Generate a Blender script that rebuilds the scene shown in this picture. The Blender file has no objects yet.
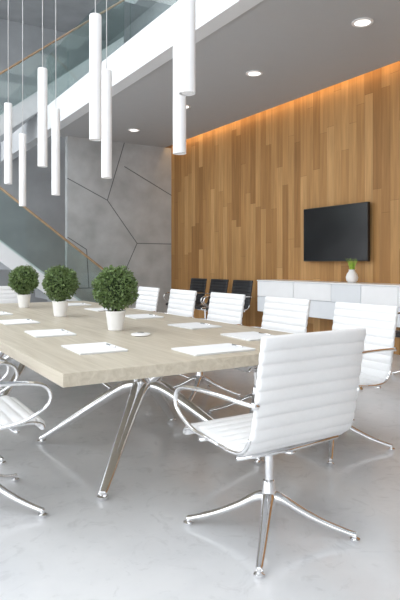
import bpy, bmesh, math, random
from mathutils import Vector, Matrix
random.seed(4)
S=bpy.context.scene
try: S.view_settings.view_transform='Standard'
except Exception: pass

# ---------------------------------------------------------------- materials
def newmat(name):
    m=bpy.data.materials.new(name); m.use_nodes=True
    nt=m.node_tree; b=nt.nodes['Principled BSDF']
    return m,nt,b
def simple(name,col,rough=0.5,metal=0.0,var=0.04,scale=8.0,bump=0.0,spec=None):
    m,nt,b=newmat(name)
    tc=nt.nodes.new('ShaderNodeTexCoord'); n=nt.nodes.new('ShaderNodeTexNoise')
    n.inputs['Scale'].default_value=scale; n.inputs['Detail'].default_value=6 if bump or scale<4 else 4
    nt.links.new(tc.outputs['Object'],n.inputs['Vector'])
    r=nt.nodes.new('ShaderNodeValToRGB')
    r.color_ramp.elements[0].position=.3; r.color_ramp.elements[1].position=.7
    c0=[max(0,c*(1-var)) for c in col]+[1]; c1=[min(1,c*(1+var)) for c in col]+[1]
    r.color_ramp.elements[0].color=c0; r.color_ramp.elements[1].color=c1
    nt.links.new(n.outputs['Fac'],r.inputs['Fac']); nt.links.new(r.outputs['Color'],b.inputs['Base Color'])
    b.inputs['Roughness'].default_value=rough; b.inputs['Metallic'].default_value=metal
    if spec is not None: b.inputs['Specular IOR Level'].default_value=spec
    if bump>0:
        bp=nt.nodes.new('ShaderNodeBump'); bp.inputs['Strength'].default_value=bump; bp.inputs['Distance'].default_value=.01
        nt.links.new(n.outputs['Fac'],bp.inputs['Height']); nt.links.new(bp.outputs['Normal'],b.inputs['Normal'])
    return m
def emis(name,col,st):
    m,nt,b=newmat(name)
    b.inputs['Base Color'].default_value=(*col,1)
    b.inputs['Emission Color'].default_value=(*col,1); b.inputs['Emission Strength'].default_value=st
    return m
def glassmat(name,tint,base):
    m,nt,b=newmat(name); nt.nodes.remove(b)
    out=nt.nodes['Material Output']
    t=nt.nodes.new('ShaderNodeBsdfTransparent'); t.inputs['Color'].default_value=(*tint,1)
    g=nt.nodes.new('ShaderNodeBsdfGlossy'); g.inputs['Roughness'].default_value=.03
    lw=nt.nodes.new('ShaderNodeLayerWeight'); lw.inputs['Blend'].default_value=.5
    pw=nt.nodes.new('ShaderNodeMath'); pw.operation='POWER'; pw.inputs[1].default_value=4
    nt.links.new(lw.outputs['Facing'],pw.inputs[0])
    mu=nt.nodes.new('ShaderNodeMath'); mu.operation='MULTIPLY_ADD'; mu.inputs[1].default_value=.45; mu.inputs[2].default_value=base
    nt.links.new(pw.outputs[0],mu.inputs[0])
    mx=nt.nodes.new('ShaderNodeMixShader')
    nt.links.new(mu.outputs[0],mx.inputs[0]); nt.links.new(t.outputs[0],mx.inputs[1]); nt.links.new(g.outputs[0],mx.inputs[2])
    nt.links.new(mx.outputs[0],out.inputs['Surface'])
    return m

M_white=simple('white_leather',(.83,.835,.84),.42,var=.012,scale=60,bump=.04)
M_black=simple('black_leather',(.012,.012,.014),.4,var=.1,scale=60,bump=.05)
M_chrome=simple('polished_aluminium',(.86,.86,.87),.09,1.0,var=.02)
M_pend=simple('white_lacquer',(.86,.86,.87),.35,var=.01)
M_cord=simple('cord_steel',(.7,.7,.7),.4,.3)
M_ceram=simple('white_ceramic',(.86,.86,.85),.3,var=.01)
M_paper=simple('paper',(.84,.85,.86),.7,var=.01)
M_lac=simple('cabinet_white',(.88,.89,.90),.3,var=.01)
M_lac2=simple('cabinet_grey',(.62,.65,.68),.3,var=.01)
M_tv=simple('tv_black',(.006,.006,.007),.18,var=.1)
M_tvf=simple('tv_frame',(.01,.01,.01),.4,var=.1)
M_leaf=simple('leaf_green',(.135,.205,.07),.5,var=.6,scale=45)
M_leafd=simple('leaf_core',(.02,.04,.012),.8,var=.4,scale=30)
M_grass=simple('grass_green',(.30,.46,.05),.5,var=.3,scale=40)
M_soil=simple('soil',(.03,.02,.012),.9,var=.5,scale=80)
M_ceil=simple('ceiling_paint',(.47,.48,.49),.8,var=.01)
M_beam=simple('beam_paint',(.76,.78,.80),.6,var=.01)
M_wallg=simple('wall_grey_plaster',(.36,.375,.39),.8,var=.12,scale=1.6,bump=.03)
M_conc=simple('concrete_panel',(.46,.48,.49),.7,var=.15,scale=2.6,bump=.1)
M_front=simple('wall_plaster_light',(.55,.56,.57),.8,var=.03)
M_groove=simple('groove_dark',(.15,.16,.17),.8)
M_rail=simple('oak_handrail',(.33,.22,.125),.45,var=.2,scale=12)
M_mull=simple('mullion',(.3,.31,.32),.5)
M_glass=glassmat('balustrade_glass',(.86,.92,.91),.03)
M_led=emis('led_warm',(1,.62,.28),9)
M_dl=emis('downlight_glow',(1,.97,.92),2.0)
M_dark=simple('dark_plastic',(.02,.02,.02),.5)

# floor
def floor_mat():
    m,nt,b=newmat('polished_concrete')
    N=nt.nodes; L=nt.links
    tc=N.new('ShaderNodeTexCoord')
    n1=N.new('ShaderNodeTexNoise'); n1.inputs['Scale'].default_value=1.6; n1.inputs['Detail'].default_value=9; n1.inputs['Roughness'].default_value=.62
    n2=N.new('ShaderNodeTexNoise'); n2.inputs['Scale'].default_value=7; n2.inputs['Detail'].default_value=10; n2.inputs['Roughness'].default_value=.7; n2.inputs['Distortion'].default_value=1.5
    for n in (n1,n2): L.new(tc.outputs['Object'],n.inputs['Vector'])
    r=N.new('ShaderNodeValToRGB'); r.color_ramp.elements[0].position=.36; r.color_ramp.elements[1].position=.62
    r.color_ramp.elements[0].color=(.64,.655,.675,1); r.color_ramp.elements[1].color=(.715,.725,.74,1)
    L.new(n1.outputs['Fac'],r.inputs['Fac'])
    r3=N.new('ShaderNodeMapRange'); r3.inputs['From Min'].default_value=.34; r3.inputs['From Max'].default_value=.46
    r3.inputs['To Min'].default_value=.88; r3.inputs['To Max'].default_value=1.0
    L.new(n2.outputs['Fac'],r3.inputs['Value'])
    vm=N.new('ShaderNodeVectorMath'); vm.operation='SCALE'; L.new(r.outputs['Color'],vm.inputs[0]); L.new(r3.outputs[0],vm.inputs['Scale'])
    L.new(vm.outputs[0],b.inputs['Base Color'])
    r2=N.new('ShaderNodeMapRange'); r2.inputs['From Min'].default_value=.35; r2.inputs['From Max'].default_value=.65
    r2.inputs['To Min'].default_value=.13; r2.inputs['To Max'].default_value=.2
    L.new(n1.outputs['Fac'],r2.inputs['Value']); L.new(r2.outputs[0],b.inputs['Roughness'])
    b.inputs['Specular IOR Level'].default_value=.6
    return m
M_floor=floor_mat()

def plank_mat():
    m,nt,b=newmat('wood_plank_wall'); N=nt.nodes; L=nt.links
    tc=N.new('ShaderNodeTexCoord'); sp=N.new('ShaderNodeSeparateXYZ'); L.new(tc.outputs['Object'],sp.inputs[0])
    def math_(op,a,bv=None,c=None):
        n=N.new('ShaderNodeMath'); n.operation=op
        for i,v in enumerate((a,bv,c)):
            if v is None: continue
            if isinstance(v,(int,float)): n.inputs[i].default_value=v
            else: L.new(v,n.inputs[i])
        return n.outputs[0]
    yv=math_('MULTIPLY',sp.outputs['Y'],1/.15); col=math_('FLOOR',yv); fy=math_('FRACT',yv)
    w1=N.new('ShaderNodeTexWhiteNoise'); w1.noise_dimensions='1D'; L.new(col,w1.inputs['W'])
    zv=math_('ADD',math_('MULTIPLY',sp.outputs['Z'],1/1.7),math_('MULTIPLY',w1.outputs['Value'],9.0))
    seg=math_('FLOOR',zv); fz=math_('FRACT',zv)
    cb=N.new('ShaderNodeCombineXYZ'); L.new(col,cb.inputs[0]); L.new(seg,cb.inputs[1])
    w2=N.new('ShaderNodeTexWhiteNoise'); w2.noise_dimensions='3D'; L.new(cb.outputs[0],w2.inputs['Vector'])
    r=N.new('ShaderNodeValToRGB'); e=r.color_ramp.elements
    e[0].position=0; e[0].color=(.30,.15,.05,1); e[1].position=1; e[1].color=(.54,.32,.135,1)
    x=e.new(.3); x.color=(.40,.213,.077,1); x=e.new(.75); x.color=(.455,.255,.098,1)
    L.new(w2.outputs['Value'],r.inputs['Fac'])
    mp=N.new('ShaderNodeMapping'); mp.inputs['Scale'].default_value=(30,22,1.2)
    va=N.new('ShaderNodeVectorMath'); va.operation='MULTIPLY_ADD'; L.new(cb.outputs[0],va.inputs[0]); va.inputs[1].default_value=(3.1,0,5.7)
    L.new(tc.outputs['Object'],va.inputs[2]); L.new(va.outputs[0],mp.inputs['Vector'])
    n=N.new('ShaderNodeTexNoise'); n.inputs['Scale'].default_value=1; n.inputs['Detail'].default_value=6; n.inputs['Distortion'].default_value=.6
    L.new(mp.outputs[0],n.inputs['Vector'])
    mr=N.new('ShaderNodeMapRange'); mr.inputs['From Min'].default_value=.3; mr.inputs['From Max'].default_value=.7; mr.inputs['To Min'].default_value=.82; mr.inputs['To Max'].default_value=1.14
    L.new(n.outputs['Fac'],mr.inputs['Value'])
    g1=math_('LESS_THAN',fy,.02); g2=math_('LESS_THAN',fz,.003); g=math_('MAXIMUM',g1,g2)
    dk=math_('SUBTRACT',1.0,math_('MULTIPLY',g,.4))
    tot=math_('MULTIPLY',mr.outputs[0],dk)
    vm=N.new('ShaderNodeVectorMath'); vm.operation='SCALE'; L.new(r.outputs['Color'],vm.inputs[0]); L.new(tot,vm.inputs['Scale'])
    L.new(vm.outputs[0],b.inputs['Base Color']); b.inputs['Roughness'].default_value=.55
    b.inputs['Specular IOR Level'].default_value=.3
    return m
M_plank=plank_mat()

def oak_mat():
    m,nt,b=newmat('pale_oak'); N=nt.nodes; L=nt.links
    tc=N.new('ShaderNodeTexCoord'); mp=N.new('ShaderNodeMapping'); mp.inputs['Scale'].default_value=(28,1.3,28)
    L.new(tc.outputs['Object'],mp.inputs['Vector'])
    n=N.new('ShaderNodeTexNoise'); n.inputs['Scale'].default_value=1; n.inputs['Detail'].default_value=8; n.inputs['Roughness'].default_value=.6; n.inputs['Distortion'].default_value=.8
    L.new(mp.outputs[0],n.inputs['Vector'])
    r=N.new('ShaderNodeValToRGB'); e=r.color_ramp.elements
    e[0].position=.3; e[0].color=(.45,.395,.305,1); e[1].position=.68; e[1].color=(.615,.56,.46,1)
    L.new(n.outputs['Fac'],r.inputs['Fac']); L.new(r.outputs['Color'],b.inputs['Base Color'])
    b.inputs['Roughness'].default_value=.42
    bp=N.new('ShaderNodeBump'); bp.inputs['Strength'].default_value=.08; bp.inputs['Distance'].default_value=.005
    L.new(n.outputs['Fac'],bp.inputs['Height']); L.new(bp.outputs['Normal'],b.inputs['Normal'])
    return m
M_oak=oak_mat()

# ---------------------------------------------------------------- helpers
def obj(name,me,parent=None,loc=(0,0,0),rot=0):
    o=bpy.data.objects.new(name,me); S.collection.objects.link(o)
    o.location=loc; o.rotation_euler=(0,0,rot)
    if parent: o.parent=parent
    return o
def empty(name,loc=(0,0,0),rot=0):
    o=bpy.data.objects.new(name,None); S.collection.objects.link(o); o.location=loc; o.rotation_euler=(0,0,rot)
    o.empty_display_size=.1
    return o
def mesh(name,verts,faces,mats,smooth=False,fm=None):
    me=bpy.data.meshes.new(name); me.from_pydata([tuple(v) for v in verts],[],faces)
    if not isinstance(mats,(list,tuple)): mats=[mats]
    for m in mats: me.materials.append(m)
    bm=bmesh.new(); bm.from_mesh(me); bmesh.ops.recalc_face_normals(bm,faces=bm.faces); bm.to_mesh(me); bm.free()
    for i,p in enumerate(me.polygons):
        p.use_smooth=smooth
        if fm: p.material_index=fm[i]
    me.update(); return me
def boxes(name,bs,mat,bevel=0.0,origin=(0,0,0)):
    bm=bmesh.new()
    for (x0,x1,y0,y1,z0,z1) in bs:
        r=bmesh.ops.create_cube(bm,size=1)
        for v in r['verts']:
            v.co=Vector(((x0+x1)/2+v.co.x*(x1-x0),(y0+y1)/2+v.co.y*(y1-y0),(z0+z1)/2+v.co.z*(z1-z0)))-Vector(origin)
    if bevel>0: bmesh.ops.bevel(bm,geom=bm.edges[:],offset=bevel,segments=2,affect='EDGES',profile=.6)
    me=bpy.data.meshes.new(name); bm.to_mesh(me); bm.free(); me.materials.append(mat); return me
def catmull(P,n):
    P=[Vector(p) for p in P]; Q=[P[0]*2-P[1]]+P+[P[-1]*2-P[-2]]
    out=[]
    for i in range(1,len(Q)-2):
        for k in range(n):
            t=k/n; a,b,c,d=Q[i-1],Q[i],Q[i+1],Q[i+2]
            out.append(.5*((2*b)+(c-a)*t+(2*a-5*b+4*c-d)*t*t+(3*b-a-3*c+d)*t**3))
    out.append(P[-1]); return out
def tubedata(P,R,seg=10,flat=1.0,up=None):
    P=[Vector(p) for p in P]; n=len(P)
    if isinstance(R,(int,float)): R=[R]*n
    elif len(R)!=n:
        RR=[]; 
        for i in range(n):
            t=i/(n-1)*(len(R)-1); k=min(int(t),len(R)-2); RR.append(R[k]+(R[k+1]-R[k])*(t-k))
        R=RR
    V=[];F=[]; prev=Vector(up) if up else None
    for i,p in enumerate(P):
        T=(P[min(i+1,n-1)]-P[max(i-1,0)]).normalized()
        if prev is None: prev=Vector((0,0,1)) if abs(T.z)<.9 else Vector((1,0,0))
        nn=(prev-T*prev.dot(T)).normalized(); prev=nn; bb=T.cross(nn)
        for k in range(seg):
            a=2*math.pi*k/seg
            V.append(p+nn*math.cos(a)*R[i]*flat+bb*math.sin(a)*R[i])
    for i in range(n-1):
        for k in range(seg):
            a=i*seg+k; b=i*seg+(k+1)%seg
            F.append((a,b,b+seg,a+seg))
    F.append(tuple(range(seg))); F.append(tuple(range((n-1)*seg,n*seg)))
    return V,F
def lathedata(prof,seg=24,c=(0,0,0)):
    V=[];F=[]
    for (r,z) in prof:
        for k in range(seg):
            a=2*math.pi*k/seg; V.append(Vector((c[0]+max(r,1e-5)*math.cos(a),c[1]+max(r,1e-5)*math.sin(a),c[2]+z)))
    for i in range(len(prof)-1):
        for k in range(seg):
            a=i*seg+k; b=i*seg+(k+1)%seg; F.append((a,b,b+seg,a+seg))
    F.append(tuple(range(seg))); F.append(tuple(range((len(prof)-1)*seg,len(prof)*seg)))
    return V,F
def merge(parts):
    V=[];F=[]
    for v,f in parts:
        o=len(V); V+=list(v); F+=[tuple(i+o for i in q) for q in f]
    return V,F
def mk(name,data,mat,smooth=True):
    return mesh(name,data[0],data[1],mat,smooth)
def smooth_by_angle(me,ang=40):
    try:
        bm=bmesh.new(); bm.from_mesh(me)
        for e in bm.edges:
            if len(e.link_faces)==2 and e.calc_face_angle(0)>math.radians(ang): e.smooth=False
        bm.to_mesh(me); bm.free()
    except Exception: pass
    return me

# ---------------------------------------------------------------- room shell
X0,X1,Y0,Y1=-4.0,6.2,-3.5,15.0; ZC=3.81; ZU=7.4
obj('floor',boxes('floor',[(X0-.2,X1+.2,Y0-.2,Y1+.2,-.2,0)],M_floor))
obj('wall_right',boxes('wall_right',[(X1,X1+.2,Y0,Y1,0,4.1)],M_plank))
obj('wall_right_upper',boxes('wall_right_upper',[(X1,X1+.2,Y0,Y1,4.1,ZU)],M_wallg))
obj('wall_back',boxes('wall_back',[(X0,X1,Y1,Y1+.2,0,ZU)],M_wallg))
cw=obj('wall_concrete',boxes('wall_concrete',[(3.79,X1,11.4,11.55,0,ZC)],M_conc))
segs=[((3.79,2.95),(4.66,2.55)),((4.66,2.55),(5.05,3.81)),((4.66,2.55),(5.35,1.65)),((5.35,1.65),(6.2,1.65)),
      ((5.35,1.65),(4.9,.7)),((4.9,.7),(3.79,.7)),((4.9,.7),(5.2,0)),((3.79,1.75),(4.2,1.5)),((4.2,1.5),(4.25,.7)),((5.05,3.3),(6.2,2.75))]
gv=[];gf=[]
for a,b in segs:
    A=Vector((a[0],11.396,a[1]));B=Vector((b[0],11.396,b[1])); t=(B-A).normalized(); n=Vector((-t.z,0,t.x))*.009
    o=len(gv); 
    for yy in (0,.01):
        q=Vector((0,yy,0)); gv+= [A+n+q,A-n+q,B-n+q,B+n+q]
    gf+=[(o,o+1,o+2,o+3),(o+4,o+5,o+6,o+7),(o,o+1,o+5,o+4),(o+1,o+2,o+6,o+5),(o+2,o+3,o+7,o+6),(o+3,o,o+4,o+7)]
obj('panel_joints',mesh('panel_joints',gv,gf,M_groove),parent=cw)
obj('ceiling',boxes('ceiling',[(3.47,6.03,Y0,11.55,ZC,ZC+.14),(3.47,6.2,Y0,11.55,ZC+.14,4.25)],M_ceil))
obj('trim_beam',boxes('trim_beam',[(3.27,3.47,Y0,Y1,ZC-.02,4.27)],M_beam))
cu=[(1.2,3.8,Y0,Y1,ZU,ZU+.2),(X0,-2.6,Y0,Y1,ZU,ZU+.2),(5.8,X1,Y0,Y1,ZU,ZU+.2)]
for a,b in ((-2.6,1.2),(3.8,5.8)):  # gaps between strips are added skylights, brightening the void and the mezzanine
    for y0,y1 in ((Y0,-2.9),(0,.3),(3.0,3.3),(6.2,6.5),(9.4,9.7),(12.5,Y1)):
        cu.append((a,b,y0,y1,ZU,ZU+.2))
obj('ceiling_upper',boxes('ceiling_upper',cu,M_wallg))
wb=[(X0-.15,X0,Y0,Y1,0,.15),(X0-.15,X0,Y0,Y1,ZU-.2,ZU)]
y=Y0
while y<=Y1+.01:
    wb.append((X0-.15,X0,y-.05,y+.05,.15,ZU-.2)); y+=1.85
wb.append((X0-.12,X0-.03,Y0,Y1,3.6,3.72))
obj('window_1',boxes('window_1',wb,M_mull))
obj('wall_front',boxes('wall_front',[(-.8,X1,Y0-.2,Y0,0,ZU),(X0,-.8,Y0-.2,Y0,0,.15),(X0,-.8,Y0-.2,Y0,ZU-.4,ZU)],M_front))  # unseen wall behind the camera, made mostly solid to cut flattening light
wb=[(X0,-.8,Y0-.12,Y0-.03,3.6,3.72)]
for x in (X0+.05,-2.4,-.85): wb.append((x-.05,x+.05,Y0-.15,Y0,.15,ZU-.4))
obj('window_2',boxes('window_2',wb,M_mull))

obj('cove_light_strip',boxes('cove_light_strip',[(6.06,6.10,Y0+.1,11.3,ZC+.11,ZC+.14)],M_led))

for yy in (.5,2.43,4.37,6.31,8.25,10.2):
    e=empty('recessed_downlight',(4.72,yy,ZC))
    v,f=lathedata([(.115,-.012),(.115,.0),(.085,.0),(.085,-.012),(.115,-.012)],28)
    obj('trim_ring',mk('trim_ring',(v,f[:-2]),M_pend,False),e)
    obj('lamp_disc',mk('lamp_disc',lathedata([(.085,-.008),(.085,-.001)],28),M_dl,False),e)

bal=empty('glass_balustrade',(3.37,0,4.275))
g=[]
y=-3.4
while y<9.9:
    g.append((-.009,.009,y+.01,y+1.34,0,1.05)); y+=1.35
obj('glass_panels',boxes('glass_panels',g,M_glass),bal)
ybal=y
obj('base_channel',boxes('base_channel',[(-.025,.025,-3.4,y,0,.05)],M_mull),bal)

# ---------------------------------------------------------------- staircase
stc=empty('staircase',(0,0,0))
sb=[]
nst=12; rise=2.2/nst; run=rise/.755
for i in range(nst):
    xr=4.1-i*run
    sb.append((xr-run-.02,xr,10.25,11.3,(i)*rise,(i+1)*rise))
XL=4.1-nst*run
obj('lower_steps',boxes('lower_steps',sb,M_wallg),stc)
obj('landing',boxes('landing',[(-.9,XL,10.25,11.3,2.0,2.2),(-.9,.31,11.3,12.6,2.0,2.2)],M_wallg),stc)
sb=[]; n2=22; r2=.79*.218; 
for i in range(n2):
    xr=.31+i*.218
    sb.append((xr,xr+.24,11.6,12.6,2.2+i*r2,2.2+(i+1)*r2))
obj('upper_steps',boxes('upper_steps',sb,M_front),stc)
XE=.31+n2*.218; ZE=2.2+n2*r2
obj('top_landing',boxes('top_landing',[(XE,X1,11.6,12.7,ZE-.2,ZE)],M_front),stc)
def prism(name,pts,y0,y1,mat):
    n=len(pts); V=[Vector((p[0],y0,p[1])) for p in pts]+[Vector((p[0],y1,p[1])) for p in pts]
    F=[tuple(range(n)),tuple(range(n,2*n))]+[(i,(i+1)%n,(i+1)%n+n,i+n) for i in range(n)]
    return mesh(name,V,F,mat)
obj('lower_stringer',prism('lower_stringer',[(4.18,0),(4.12,.18),(XL,2.38),(XL,2.0),(3.9,0)],10.2,10.25,M_beam),stc)
obj('upper_stringer',prism('upper_stringer',[(.31,2.0),(.31,2.38),(XE,ZE+.18),(XE,ZE-.28)],11.56,11.6,M_front),stc)
obj('lower_glass',prism('lower_glass',[(4.1,.15),(4.1,1.07),(XL,3.25),(XL,2.35)],10.17,10.19,M_glass),stc)
obj('upper_glass',prism('upper_glass',[(.31,2.35),(.31,3.15),(XE,ZE+.95),(XE,ZE+.18)],11.53,11.55,M_glass),stc)
obj('lower_handrail',mk('lower_handrail',tubedata([(4.25,10.18,1.0),(4.1,10.18,1.08),(XL,10.18,3.27)],.022,10),M_rail),stc)
obj('upper_handrail',mk('upper_handrail',tubedata([(.31,11.54,3.17),(XE,11.54,ZE+.97)],.022,10),M_rail),stc)
obj('balustrade_end_glass',boxes('balustrade_end_glass',[(3.36,3.38,ybal+.01,11.4,4.275,5.32)],M_glass),stc)  # last stretch of the beam balustrade, only parented to the staircase

# ---------------------------------------------------------------- chair
HW=.28
def chair_meshes():
    D={}
    prof=[(.262,.418),(.252,.447),(.20,.462),(.10,.458),(-.02,.448),(-.12,.445),(-.185,.462),(-.225,.51),(-.245,.58),(-.262,.68),(-.28,.79),(-.298,.89),(-.304,.925)]
    P=catmull([Vector((0,a,b)) for a,b in prof],22)
    s=[0]
    for i in range(1,len(P)): s.append(s[-1]+(P[i]-P[i-1]).length)
    tot=s[-1]; nr=round(tot/.052); pit=tot/nr
    xs=[(-HW,.25),(-HW+.004,.7),(-HW+.014,1),(-HW*.5,1),(0,1),(HW*.5,1),(HW-.014,1),(HW-.004,.7),(HW,.25)]
    nx=len(xs); n=len(P); V=[]
    for side in (1,-1):
        for i,p in enumerate(P):
            T=(P[min(i+1,n-1)]-P[max(i-1,0)]).normalized(); N=Vector((0,-T.z,T.y))
            h=.0075+.010*math.sqrt(abs(math.sin(math.pi*s[i]/pit)))
            for x,k in xs: V.append(Vector((x,p.y,p.z))+N*side*h*k)
    F=[]; off=n*nx
    for i in range(n-1):
        for j in range(nx-1):
            a=i*nx+j; F.append((a,a+1,a+1+nx,a+nx)); a+=off; F.append((a,a+nx,a+1+nx,a+1))
        for j in (0,nx-1):
            a=i*nx+j; F.append((a,a+nx,a+nx+off,a+off))
    for j in range(nx-1):
        F.append((j,j+1,j+1+off,j+off)); a=(n-1)*nx+j; F.append((a,a+1,a+1+off,a+off))
    D['shell']=(V,F)
    rails=[]
    for sx in (-1,1):
        R=[Vector((sx*(HW+.004),p.y,p.z-.004)) for p in P[8:int(n*.60)]]
        rails.append(tubedata(R,.0085,8))
        A=[(sx*(HW+.006),-.258,.655),(sx*(HW+.03),-.20,.662),(sx*(HW+.036),-.05,.664),(sx*(HW+.036),.15,.655),(sx*(HW+.036),.25,.635),(sx*(HW+.036),.285,.585),
           (sx*(HW+.034),.262,.53),(sx*(HW+.028),.16,.475),(sx*(HW+.014),.05,.455),(sx*(HW+.006),-.02,.445)]
        rails.append(tubedata(catmull(A,6),[.012,.013,.014,.014,.013,.012,.011,.010,.010,.009],8,flat=.75))
        rails.append(tubedata([(sx*(HW-.01),-.262,.655),(sx*(HW+.018),-.262,.655)],.014,12))
    rails.append(tubedata([(-HW,.14,.425),(0,.13,.405),(HW,.14,.425)],.011,8))
    rails.append(tubedata([(-HW,-.14,.42),(0,-.13,.405),(HW,-.14,.42)],.011,8))
    rails.append(tubedata([(0,-.16,.40),(0,0,.385),(0,.16,.40)],[.016,.032,.016],10,flat=.5,up=(0,0,1)))
    D['frame']=merge(rails)
    D['column']=merge([lathedata([(.012,.41),(.038,.395),(.038,.37),(.021,.355),(.019,.24),(.026,.235),(.032,.20),(.036,.14),(.030,.105),(.015,.10)],20)])
    legs=[]
    for k in range(4):
        a=math.pi/4+k*math.pi/2; c,s_=math.cos(a),math.sin(a)
        L=[(r*c,r*s_,z) for r,z in [(.01,.165),(.06,.155),(.14,.112),(.24,.068),(.34,.036),(.375,.029)]]
        legs.append(tubedata(catmull(L,4),[.032,.027,.022,.018,.0155,.014],10,flat=.8))
        legs.append(lathedata([(.018,0),(.022,.004),(.022,.012),(.009,.018),(.009,.034)],14,(.372*c,.372*s_,0)))
    D['base']=merge(legs)
    return D
CD=chair_meshes()
def chair_set(mat):
    return [('upholstery',mk('upholstery',CD['shell'],mat)),('arm_frame',mk('arm_frame',CD['frame'],M_chrome)),
            ('column',smooth_by_angle(mk('column',CD['column'],M_chrome))),('star_base',smooth_by_angle(mk('star_base',CD['base'],M_chrome),60))]
CW=chair_set(M_white); CB=chair_set(M_black)
def chair(x,y,rot,st,name='office_chair'):
    e=empty(name,(x,y,0),math.radians(rot))
    for n,me in st: obj(n,me,e)
chair(1.60,2.03,1,CW)
for yy in (2.78,3.61,4.46,5.30,6.12): chair(2.72,yy,90+random.uniform(-2,2),CW)
for yy in (2.98,3.82,4.66,5.5,6.25): chair(.52,yy,-90,CW)
chair(1.6,7.05,180,CW)
for x,y_,r in ((5.40,9.38,90),(5.40,8.66,90),(5.40,7.94,90),(5.25,3.93,90)): chair(x,y_,r,CB,'black_office_chair')

# ---------------------------------------------------------------- table
tb=empty('conference_table',(1.6,0,0))
tt=obj('table_top',boxes('table_top',[(-.855,.855,2.297,6.75,.693,.75)],M_oak,.003),tb)
for cy in (3.3,5.6):
    parts=[]
    for sx in (-1,1):
        for sy in (-1,1):
            L=[(0,cy,.44),(sx*.08,cy+sy*.09,.42),(sx*.20,cy+sy*.22,.315),(sx*.34,cy+sy*.37,.18),(sx*.46,cy+sy*.50,.065),(sx*.50,cy+sy*.545,.03)]
            parts.append(tubedata(catmull(L,5),[.065,.052,.040,.033,.028,.024],12,flat=.8))
            parts.append(lathedata([(.026,0),(.030,.005),(.030,.018),(.014,.026),(.014,.04)],16,(sx*.498,cy+sy*.542,0)))
            U=[(sx*.02,cy+sy*.03,.46),(sx*.10,cy+sy*.13,.55),(sx*.24,cy+sy*.30,.665),(sx*.30,cy+sy*.38,.69)]
            parts.append(tubedata(catmull(U,5),[.05,.036,.026,.02],12,flat=.8))
            parts.append(tubedata([(sx*.26,cy+sy*.33,.688),(sx*.34,cy+sy*.43,.688)],.03,10,flat=.2,up=(0,0,1)))
    parts.append(lathedata([(.02,.36),(.05,.375),(.075,.42),(.07,.48),(.04,.53),(.01,.54)],20,(0,cy,0)))
    obj('pedestal',smooth_by_angle(mk('pedestal',merge(parts),M_chrome),60),tb)

# ---------------------------------------------------------------- boxwood pots
def leafball(R,n):
    V=[];F=[]
    for i in range(n):
        z=random.uniform(-1,1); a=random.uniform(0,2*math.pi); r=math.sqrt(1-z*z); d=Vector((r*math.cos(a),r*math.sin(a),z))
        lump=1+.05*math.sin(5*a+3*z)+.04*math.sin(9*z+2*a)
        p=d*R*lump*random.uniform(.74,1.02)
        ax=(d+Vector((random.gauss(0,.6),random.gauss(0,.6),random.gauss(0,.6)))).normalized()
        sd=ax.cross(Vector((random.gauss(0,1),random.gauss(0,1),random.gauss(0,1)))).normalized(); up=ax.cross(sd)
        l=random.uniform(.009,.015); w=l*.55; o=len(V)
        V+= [p-ax*l,p-ax*l*.1+sd*w+up*w*.4,p+ax*l,p-ax*l*.1-sd*w+up*w*.4]
        F+=[(o,o+1,o+2),(o,o+2,o+3)]
    return V,F
LB=[mk('foliage',leafball(.150,3000),M_leaf,False) for _ in range(3)]
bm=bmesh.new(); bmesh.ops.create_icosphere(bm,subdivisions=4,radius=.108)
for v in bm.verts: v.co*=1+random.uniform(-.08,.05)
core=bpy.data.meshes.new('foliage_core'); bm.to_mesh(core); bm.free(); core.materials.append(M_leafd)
potd=lathedata([(.0,.0),(.046,.0),(.052,.006),(.068,.128),(.070,.134),(.066,.134),(.062,.120),(.0,.118)],32)
potm=smooth_by_angle(mk('pot',potd,M_ceram),35)
stemd=merge([tubedata([(random.uniform(-.01,.01),random.uniform(-.01,.01),.11),(random.uniform(-.03,.03),random.uniform(-.03,.03),.24)],.005,6) for _ in range(5)])
stemm=mk('stems',stemd,M_soil)
for i,yy in enumerate((3.62,4.82,6.02)):
    e=empty('potted_boxwood',(1.54,yy,.75),i*1.9)
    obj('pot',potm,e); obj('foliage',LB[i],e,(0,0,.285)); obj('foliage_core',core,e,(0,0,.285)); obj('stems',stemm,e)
    obj('soil',mk('soil',lathedata([(0,.115),(.061,.115),(.061,.121),(0,.123)],20),M_soil),e)

# ---------------------------------------------------------------- papers
def pad(x,y,w,l,rot,name='notepad'):
    e=empty(name,(x,y,.75),math.radians(rot))
    obj('sheets',boxes('sheets',[(-w/2,w/2,-l/2,l/2,0.0005,.008)],M_paper,.001),e)
    obj('cover_sheet',boxes('cover_sheet',[(-w/2-.003,w/2+.003,-l/2-.003,l/2+.003,.008,.0095)],M_paper),e)
    t=tubedata([(w/2-.03,-l*.2,.0135),(w/2-.03,l*.18,.0135)],.004,8)
    obj('pen',mk('pen',t,M_chrome),e)
for yy in (2.88,3.66,4.5,5.34,6.1): pad(1.1,yy,.25,.33,random.uniform(-3,3))
for yy in (2.86,3.55,4.42,5.3,6.1): pad(2.12,yy,.25,.33,random.uniform(-3,3))
pad(1.62,2.52,.36,.25,0)
d=empty('conference_speaker',(1.56,3.27,.75))
obj('body',smooth_by_angle(mk('body',lathedata([(.0,.0),(.05,.0),(.062,.006),(.06,.014),(.03,.018),(0,.019)],28),M_ceram),35),d)
obj('rim',mk('rim',lathedata([(.0,.0175),(.022,.0175),(.022,.0205),(0,.0205)],20),M_chrome,False),d)

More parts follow.
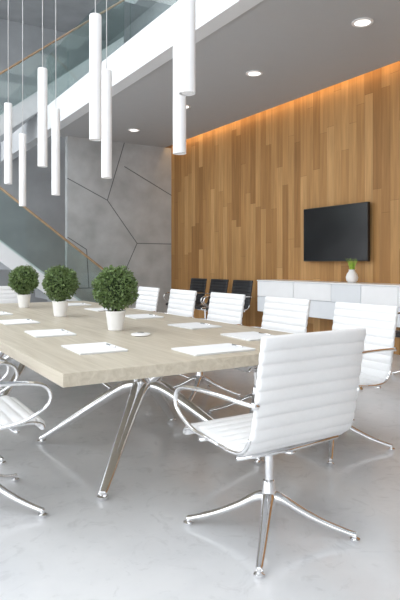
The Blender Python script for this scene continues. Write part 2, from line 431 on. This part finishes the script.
# ---------------------------------------------------------------- pendants
cylm=smooth_by_angle(mk('shade',lathedata([(.030,.002),(.030,.03),(.041,.03),(.041,0),(.0425,0),(.0425,.872),(.040,.88),(.006,.88)],32),M_pend),35)
def pendant(x,y,z):
    e=empty('pendant_lamp',(x,y,z))
    obj('shade',cylm,e)
    obj('lamp_disc',mk('lamp_disc',lathedata([(.030,.004),(.030,.012)],20),M_dl,False),e)
    obj('cord',mk('cord',tubedata([(0,0,.875),(0,0,ZU-z)],.0035,6),M_cord),e)
    obj('ceiling_rose',mk('ceiling_rose',lathedata([(.05,ZU-z-.03),(.05,ZU-z)],20),M_pend,False),e)
for yy in (2.55,3.84,5.14,6.45): pendant(1.48,yy,2.075)
for yy in (3.2,4.42,5.78,7.1): pendant(1.80,yy,1.905)

# ---------------------------------------------------------------- tv
tv=empty('wall_mounted_television',(6.2,6.2,1.65))
obj('casing',boxes('casing',[(-.11,-.06,-.655,.655,-.41,.41)],M_tvf,.006),tv)
obj('screen',boxes('screen',[(-.1115,-.108,-.643,.643,-.393,.398)],M_tv),tv)
obj('wall_bracket',boxes('wall_bracket',[(-.06,0,-.25,.25,-.2,.2)],M_dark),tv)

# ---------------------------------------------------------------- wall cabinet
cb=empty('wall_cabinet',(6.2,0,0))
ya,yb,za,zb=4.3,7.6,.42,.92
obj('carcass',boxes('carcass',[(-.43,0,ya,yb,za,zb)],M_lac2,.003),cb)
obj('top_panel',boxes('top_panel',[(-.455,0,ya-.01,yb+.01,zb,zb+.018)],M_lac,.003),cb)
w=[];gy=[]
for row in range(2):
    cuts=[ya,5.0,5.55,6.35,7.0,yb] if row==0 else [ya,4.75,5.35,5.9,6.7,yb]
    z0=za+row*.25; 
    for i in range(len(cuts)-1):
        b=(-.452,-.43,cuts[i]+.005,cuts[i+1]-.005,z0+.005,z0+.245)
        (gy if (i+row)%2==0 and row==0 or (i==2 and row==1) else w).append(b)
obj('drawer_fronts',boxes('drawer_fronts',w,M_lac,.002),cb)
obj('drawer_fronts_grey',boxes('drawer_fronts_grey',gy,simple('cabinet_pale_grey',(.76,.79,.82),.3,var=.01),.002),cb)
va=empty('vase_with_grass',(5.95,5.70,.938))
obj('vase',smooth_by_angle(mk('vase',lathedata([(0,0),(.045,0),(.075,.03),(.085,.075),(.07,.125),(.045,.16),(.043,.175),(.048,.185),(.042,.185),(.038,.165),(0,.16)],28),M_ceram),50),va)
gp=[]
for i in range(46):
    a=random.uniform(0,6.28); r=random.uniform(0,.03); t=random.uniform(.02,.07); h=random.uniform(.10,.19)
    c,s_=math.cos(a),math.sin(a)
    gp.append(tubedata(catmull([(r*c,r*s_,.155),((r+t*.4)*c,(r+t*.4)*s_,.16+h*.6),((r+t)*c,(r+t)*s_,.16+h)],3),[.005,.004,.001],4,flat=.4))
obj('grass_blades',mk('grass_blades',merge(gp),M_grass,False),va)

# ---------------------------------------------------------------- lights, world
W=bpy.data.worlds.new('World'); S.world=W; W.use_nodes=True
bg=W.node_tree.nodes['Background']; bg.inputs['Color'].default_value=(.95,.975,1,1); bg.inputs['Strength'].default_value=2.9

cam=bpy.data.cameras.new('camera'); co=bpy.data.objects.new('camera',cam); S.collection.objects.link(co); S.camera=co
co.location=(0,0,1.2); co.rotation_euler=(math.radians(90),0,math.radians(-31.4))
cam.lens=34.44; cam.sensor_width=36; cam.shift_y=-.06; cam.clip_end=100
